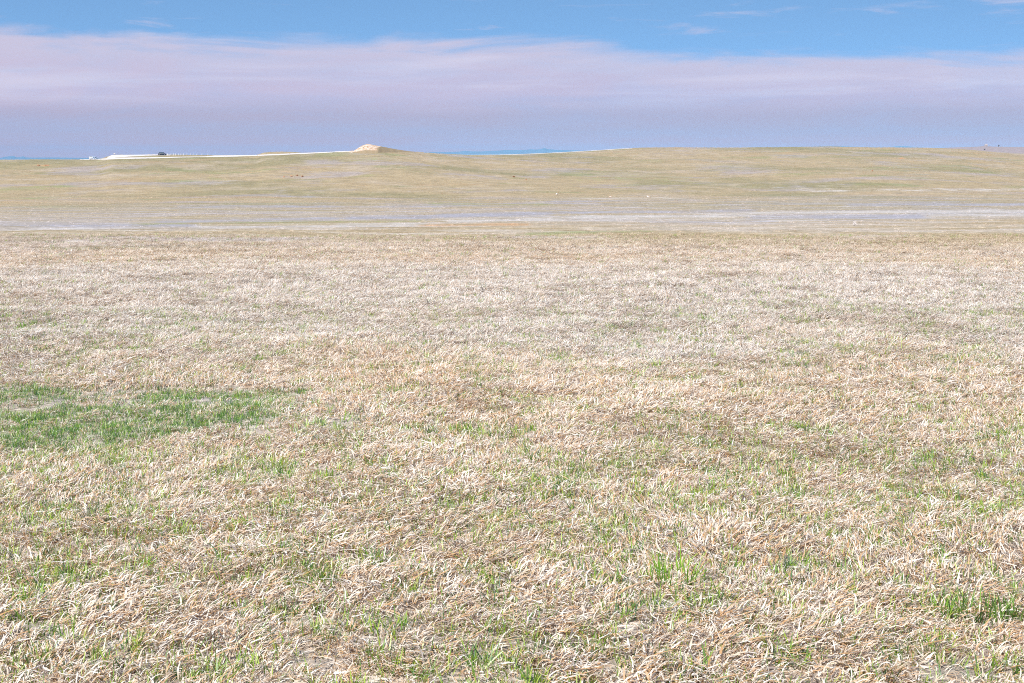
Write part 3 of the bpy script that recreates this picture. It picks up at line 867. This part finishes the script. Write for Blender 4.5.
def tree(px, h, w, label, seed, Yd=2450.0, down=0.0):
    x = (px-CX)/F*Yd; z = float(land(np.array([x]), np.array([Yd]))[0])
    t = empty('tree', (x, Yd, z), 0, label, 'tree')
    bm = bmesh.new(); bm_branch(bm, [(0, 0, -.3), (.08, 0, h*.3), (.02, .1, h*.7)], h*.05, h*.02, 8)
    for k in range(5):
        a = k*1.3+seed
        bm_branch(bm, [(.05, 0, h*.3+k*.1*h), (math.cos(a)*w*.2, math.sin(a)*w*.2, h*.45+k*.1*h), (math.cos(a)*w*.4, math.sin(a)*w*.38, h*.55+k*.09*h)], h*.02, h*.006)
    obj_bm('trunk', bm, WOOD, t)
    bm = bmesh.new(); leaf_cloud(bm, (0, 0, h*.58), (w/2, w/2, h*.5), 900, .22, seed, .85); obj_bm('crown', bm, DARKG, t)
tree(998.7, 2.9, 2.4, 'small dark tree standing alone on the mauve ridge at the far right', 3)
tree(984.6, 2.0, 2.4, 'low dark tree on the slope below the pale hut at the far right', 5, 2280.0)
x = (986-CX)/F*2490.0
ht = empty('hut', (x, 2490.0, float(land(np.array([x]), np.array([2490.0]))[0])), .25, 'tiny pale hut on top of the mauve ridge at the far right', 'hut')
bm = bmesh.new(); bm_box(bm, (0, 0, 0.95), (4.0, 3.2, 2.3)); wl = obj_bm('wall', bm, pbr('hut_wall', (.46, .39, .35), .8), ht)
bm = bmesh.new()
v = [bm.verts.new(q) for q in ((-2.3, -1.9, 2.4), (2.3, -1.9, 2.4), (2.3, 1.9, 2.4), (-2.3, 1.9, 2.4), (-2.3, 0, 3.5), (2.3, 0, 3.5))]
for q in ((0, 1, 5, 4), (2, 3, 4, 5), (0, 4, 3), (1, 2, 5), (0, 3, 2, 1)): bm.faces.new([v[i] for i in q])
obj_bm('roof', bm, pbr('hut_roof', (.48, .41, .38), .7), ht)
bm = bmesh.new(); bm_box(bm, (.6, -1.62, .9), (.9, .06, 1.9)); obj_bm('door', bm, pbr('hut_door', (.25, .18, .13), .8), ht)

# pale dead weed sticking up at the edge of the salt flat
p = hit(854.4, 225.6)
STRAW = pbr('pale_straw', (.76, .68, .62), .9)
t = empty('dead_weed', p, 0, 'lone pale dead weed standing at the near edge of the white clay band', 'weed')
bm = bmesh.new(); leaf_cloud(bm, (0, 0, .16), (.11, .11, .2), 260, .03, 4, 1.0); obj_bm('seed_head', bm, STRAW, t)
bm = bmesh.new()
for k in range(7):
    a = k*.9
    bm_branch(bm, [(0, 0, -.02), (math.cos(a)*.04, math.sin(a)*.04, .15), (math.cos(a)*.09, math.sin(a)*.08, .33)], .008, .003, 5)
obj_bm('stem', bm, STRAW, t)

# ------------------------------------------------------------------ individual clumps in the foreground
def clump(name, px, py, spec, mat, label, cat, group=None):
    p = hit(px, py)
    V, Q, T = blades(**spec)
    me = mesh_np(name, V, Q, mat, {'blade': T})
    o = link(bpy.data.objects.new(name, me)); o.location = p
    return tag(o, label, cat, group)
def mat_blade(name, stops):
    m, g = mat_new(name)
    out = g.n('ShaderNodeOutputMaterial'); c = g.ramp(g.attr('blade'), stops)
    d = g.n('ShaderNodeBsdfDiffuse'); g.put(d.inputs[0], c); t = g.n('ShaderNodeBsdfTranslucent'); g.put(t.inputs[0], c)
    mx = g.n('ShaderNodeMixShader'); mx.inputs[0].default_value = .38
    g.t.links.new(d.outputs[0], mx.inputs[1]); g.t.links.new(t.outputs[0], mx.inputs[2]); g.t.links.new(mx.outputs[0], out.inputs[0]); return m
BRIGHT = mat_blade('bright_green_blades', [(0, (.14, .30, .03)), (.5, (.25, .46, .05)), (1, (.40, .55, .10))])
DEEP = mat_blade('deep_green_blades', [(0, (.06, .12, .04)), (.5, (.13, .26, .05)), (1, (.26, .40, .08))])
GREYW = mat_blade('grey_weed_blades', [(0, (.10, .11, .08)), (.5, (.20, .20, .14)), (1, (.33, .33, .18))])
CG = 'green grass clumps in the foreground'
clump('grass_clump', 676, 583, dict(n=95, spread=.13, len_rng=(.06, .14), wid=.0055, el_rng=(50, 88), curl_rng=(0, 50), seed=501, twist=.2), BRIGHT, 'brightest green grass clump, right of centre in the foreground', 'grass clump', CG)
clump('grass_clump', 944, 617, dict(n=36, spread=.05, len_rng=(.06, .12), wid=.005, el_rng=(45, 85), curl_rng=(0, 60), seed=502, twist=.2), BRIGHT, 'small bright green grass clump, left one of three near the lower right edge', 'grass clump', CG)
clump('grass_clump', 980, 620, dict(n=80, spread=.10, len_rng=(.06, .14), wid=.005, el_rng=(40, 85), curl_rng=(0, 60), seed=503, twist=.2), DEEP, 'dark green grass clump, middle of three near the lower right edge', 'grass clump', CG)
clump('grass_clump', 1012, 620, dict(n=55, spread=.07, len_rng=(.05, .11), wid=.005, el_rng=(40, 85), curl_rng=(0, 60), seed=504, twist=.2), DEEP, 'dark green grass clump at the picture edge, right of three near the lower right edge', 'grass clump', CG)
clump('weed', 89, 522, dict(n=40, spread=.025, len_rng=(.05, .11), wid=.006, el_rng=(35, 80), curl_rng=(-10, 50), seed=505, twist=.2), GREYW, 'small dark grey-green weed rosette in the dry grass at left, below the green patch', 'weed')

# ------------------------------------------------------------------ air
def build_haze():
    bm = bmesh.new(); bm_box(bm, (0, 0, 80), (62000, 62000, 320))
    m, g = mat_new('haze_air')
    out = g.n('ShaderNodeOutputMaterial'); v = g.n('ShaderNodeVolumePrincipled')
    v.inputs['Color'].default_value = (.26, .66, 1.0, 1); v.inputs['Density'].default_value = 3.0e-5
    v.inputs['Anisotropy'].default_value = -0.4
    g.t.links.new(v.outputs[0], out.inputs['Volume'])
    return tag(obj_bm('haze', bm, m), kind='stuff')
HAZE = True
if HAZE: build_haze()

# ------------------------------------------------------------------ sky, sun, camera
SUN_EL = math.radians(50); SUN_AZ = math.radians(208)   # azimuth clockwise from straight ahead (+y)
w = bpy.data.worlds.new('World'); S.world = w; w.use_nodes = True
g = NT(w.node_tree)
out = g.n('ShaderNodeOutputWorld'); bg = g.n('ShaderNodeBackground')
D = g.n('ShaderNodeTexCoord').outputs['Generated']
sx = g.n('ShaderNodeSeparateXYZ'); g.put(sx.inputs[0], D)
sk = g.n('ShaderNodeTexSky', sky_type='NISHITA'); sk.sun_disc = False
sk.sun_elevation = SUN_EL; sk.sun_rotation = SUN_AZ; sk.altitude = 800; sk.air_density = 1.0; sk.dust_density = .3; sk.ozone_density = 1.5
el = sx.outputs[2]
lift = g.math('ADD', g.math('MULTIPLY', el, 2.2), .27)
cmb = g.n('ShaderNodeCombineXYZ'); g.put(cmb.inputs[0], sx.outputs[0]); g.put(cmb.inputs[1], sx.outputs[1]); g.put(cmb.inputs[2], lift)
g.put(sk.inputs[0], g.vmath('NORMALIZE', cmb.outputs[0], (0, 0, 0)))
skyc = g.mix(1.0, sk.outputs[0], (.84, 1.01, 1.02), 'MULTIPLY')
flat = g.n('ShaderNodeCombineXYZ'); g.put(flat.inputs[0], g.math('MULTIPLY', sx.outputs[0], 7.0)); g.put(flat.inputs[1], g.math('MULTIPLY', sx.outputs[1], 7.0)); g.put(flat.inputs[2], g.math('MULTIPLY', el, 55.0))
nA = g.noise(flat.outputs[0], 1.0, 6, .58, .6)
nB = g.noise(g.vmath('ADD', flat.outputs[0], (40, 3, 11)), 2.3, 6, .62, .4)
# bank of high thin cloud low in the sky, ragged upper edge
edge = g.math('ADD', el, g.math('MULTIPLY', g.math('SUBTRACT', nA, .5), -.038))
edge = g.math('ADD', edge, g.math('MULTIPLY', g.math('SUBTRACT', nB, .5), -.011))
edge = g.math('ADD', edge, g.mapr(sx.outputs[0], -.04, .22, 0, .0125))
bank = g.mapr(edge, .0715, .0875, 1, 0)
wisp = g.math('MULTIPLY', g.mapr(nB, g.mapr(sx.outputs[0], -.1, .2, .58, .52), .76, 0, .46), g.math('MULTIPLY', g.mapr(el, .06, .075), g.mapr(el, .115, .16, 1, 0)))
K = 1/0.15
left = g.mapr(sx.outputs[0], -.36, .36, 0, 1, smooth=False)
cl_lo = g.mix(left, (.355*K, .285*K, .365*K), (.325*K, .285*K, .375*K))
cl_hi = g.mix(left, (.435*K, .362*K, .46*K), (.37*K, .335*K, .455*K))
cl = g.mix(g.mapr(g.math('ADD', el, g.math('MULTIPLY', g.math('SUBTRACT', nA, .5), .012)), .028, .046), cl_lo, cl_hi)
cl = g.mix(g.mapr(el, .002, .020, 1, 0), cl, (.50*K, .24*K, .22*K))
cl = g.mix(g.mapr(edge, .052, .078, 0, .8), cl, (.42*K, .395*K, .50*K))
bil = g.noise(g.vmath('MULTIPLY', flat.outputs[0], (.55, .55, .8)), 1.0, 5, .6, .5)
cl = g.mix(g.math('MULTIPLY', g.mapr(bil, .44, .66, 0, .7), g.mapr(el, .030, .050)), cl, (.50*K, .455*K, .545*K))
dens = g.math('MULTIPLY', bank, g.mapr(nA, .25, .6, .80, .97))
c = g.mix(g.math('MAXIMUM', dens, wisp), skyc, cl)
g.put(bg.inputs[0], c); bg.inputs[1].default_value = 0.15
g.t.links.new(bg.outputs[0], out.inputs[0])

sl = bpy.data.lights.new('sun', 'SUN'); sl.energy = 4.2; sl.angle = math.radians(.5); sl.color = (1.0, .955, .89)
so = bpy.data.objects.new('sun', sl); COL.objects.link(so)
sd = Vector((math.sin(SUN_AZ)*math.cos(SUN_EL), math.cos(SUN_AZ)*math.cos(SUN_EL), math.sin(SUN_EL)))
so.rotation_euler = sd.to_track_quat('Z', 'Y').to_euler(); so.location = (0, -20, 60)

cam = bpy.data.cameras.new('camera'); cam.lens = 50; cam.sensor_width = 36; cam.sensor_fit = 'HORIZONTAL'
cam.shift_y = -(341.5-Y0)/1024.0
cam.clip_start = .1; cam.clip_end = 150000
co = bpy.data.objects.new('camera', cam); COL.objects.link(co)
co.location = (0, 0, EYE); co.rotation_euler = (math.pi/2, 0, 0)
S.camera = co
S.view_settings.view_transform = 'Standard'; S.view_settings.look = 'None'
S.view_settings.exposure = 0.6; S.view_settings.gamma = 1
S.cycles.use_denoising = False
S.cycles.max_bounces = 6; S.cycles.diffuse_bounces = 3; S.cycles.transmission_bounces = 3; S.cycles.volume_bounces = 0
S.cycles.filter_width = 1.0
S.cycles.sample_clamp_indirect = 6
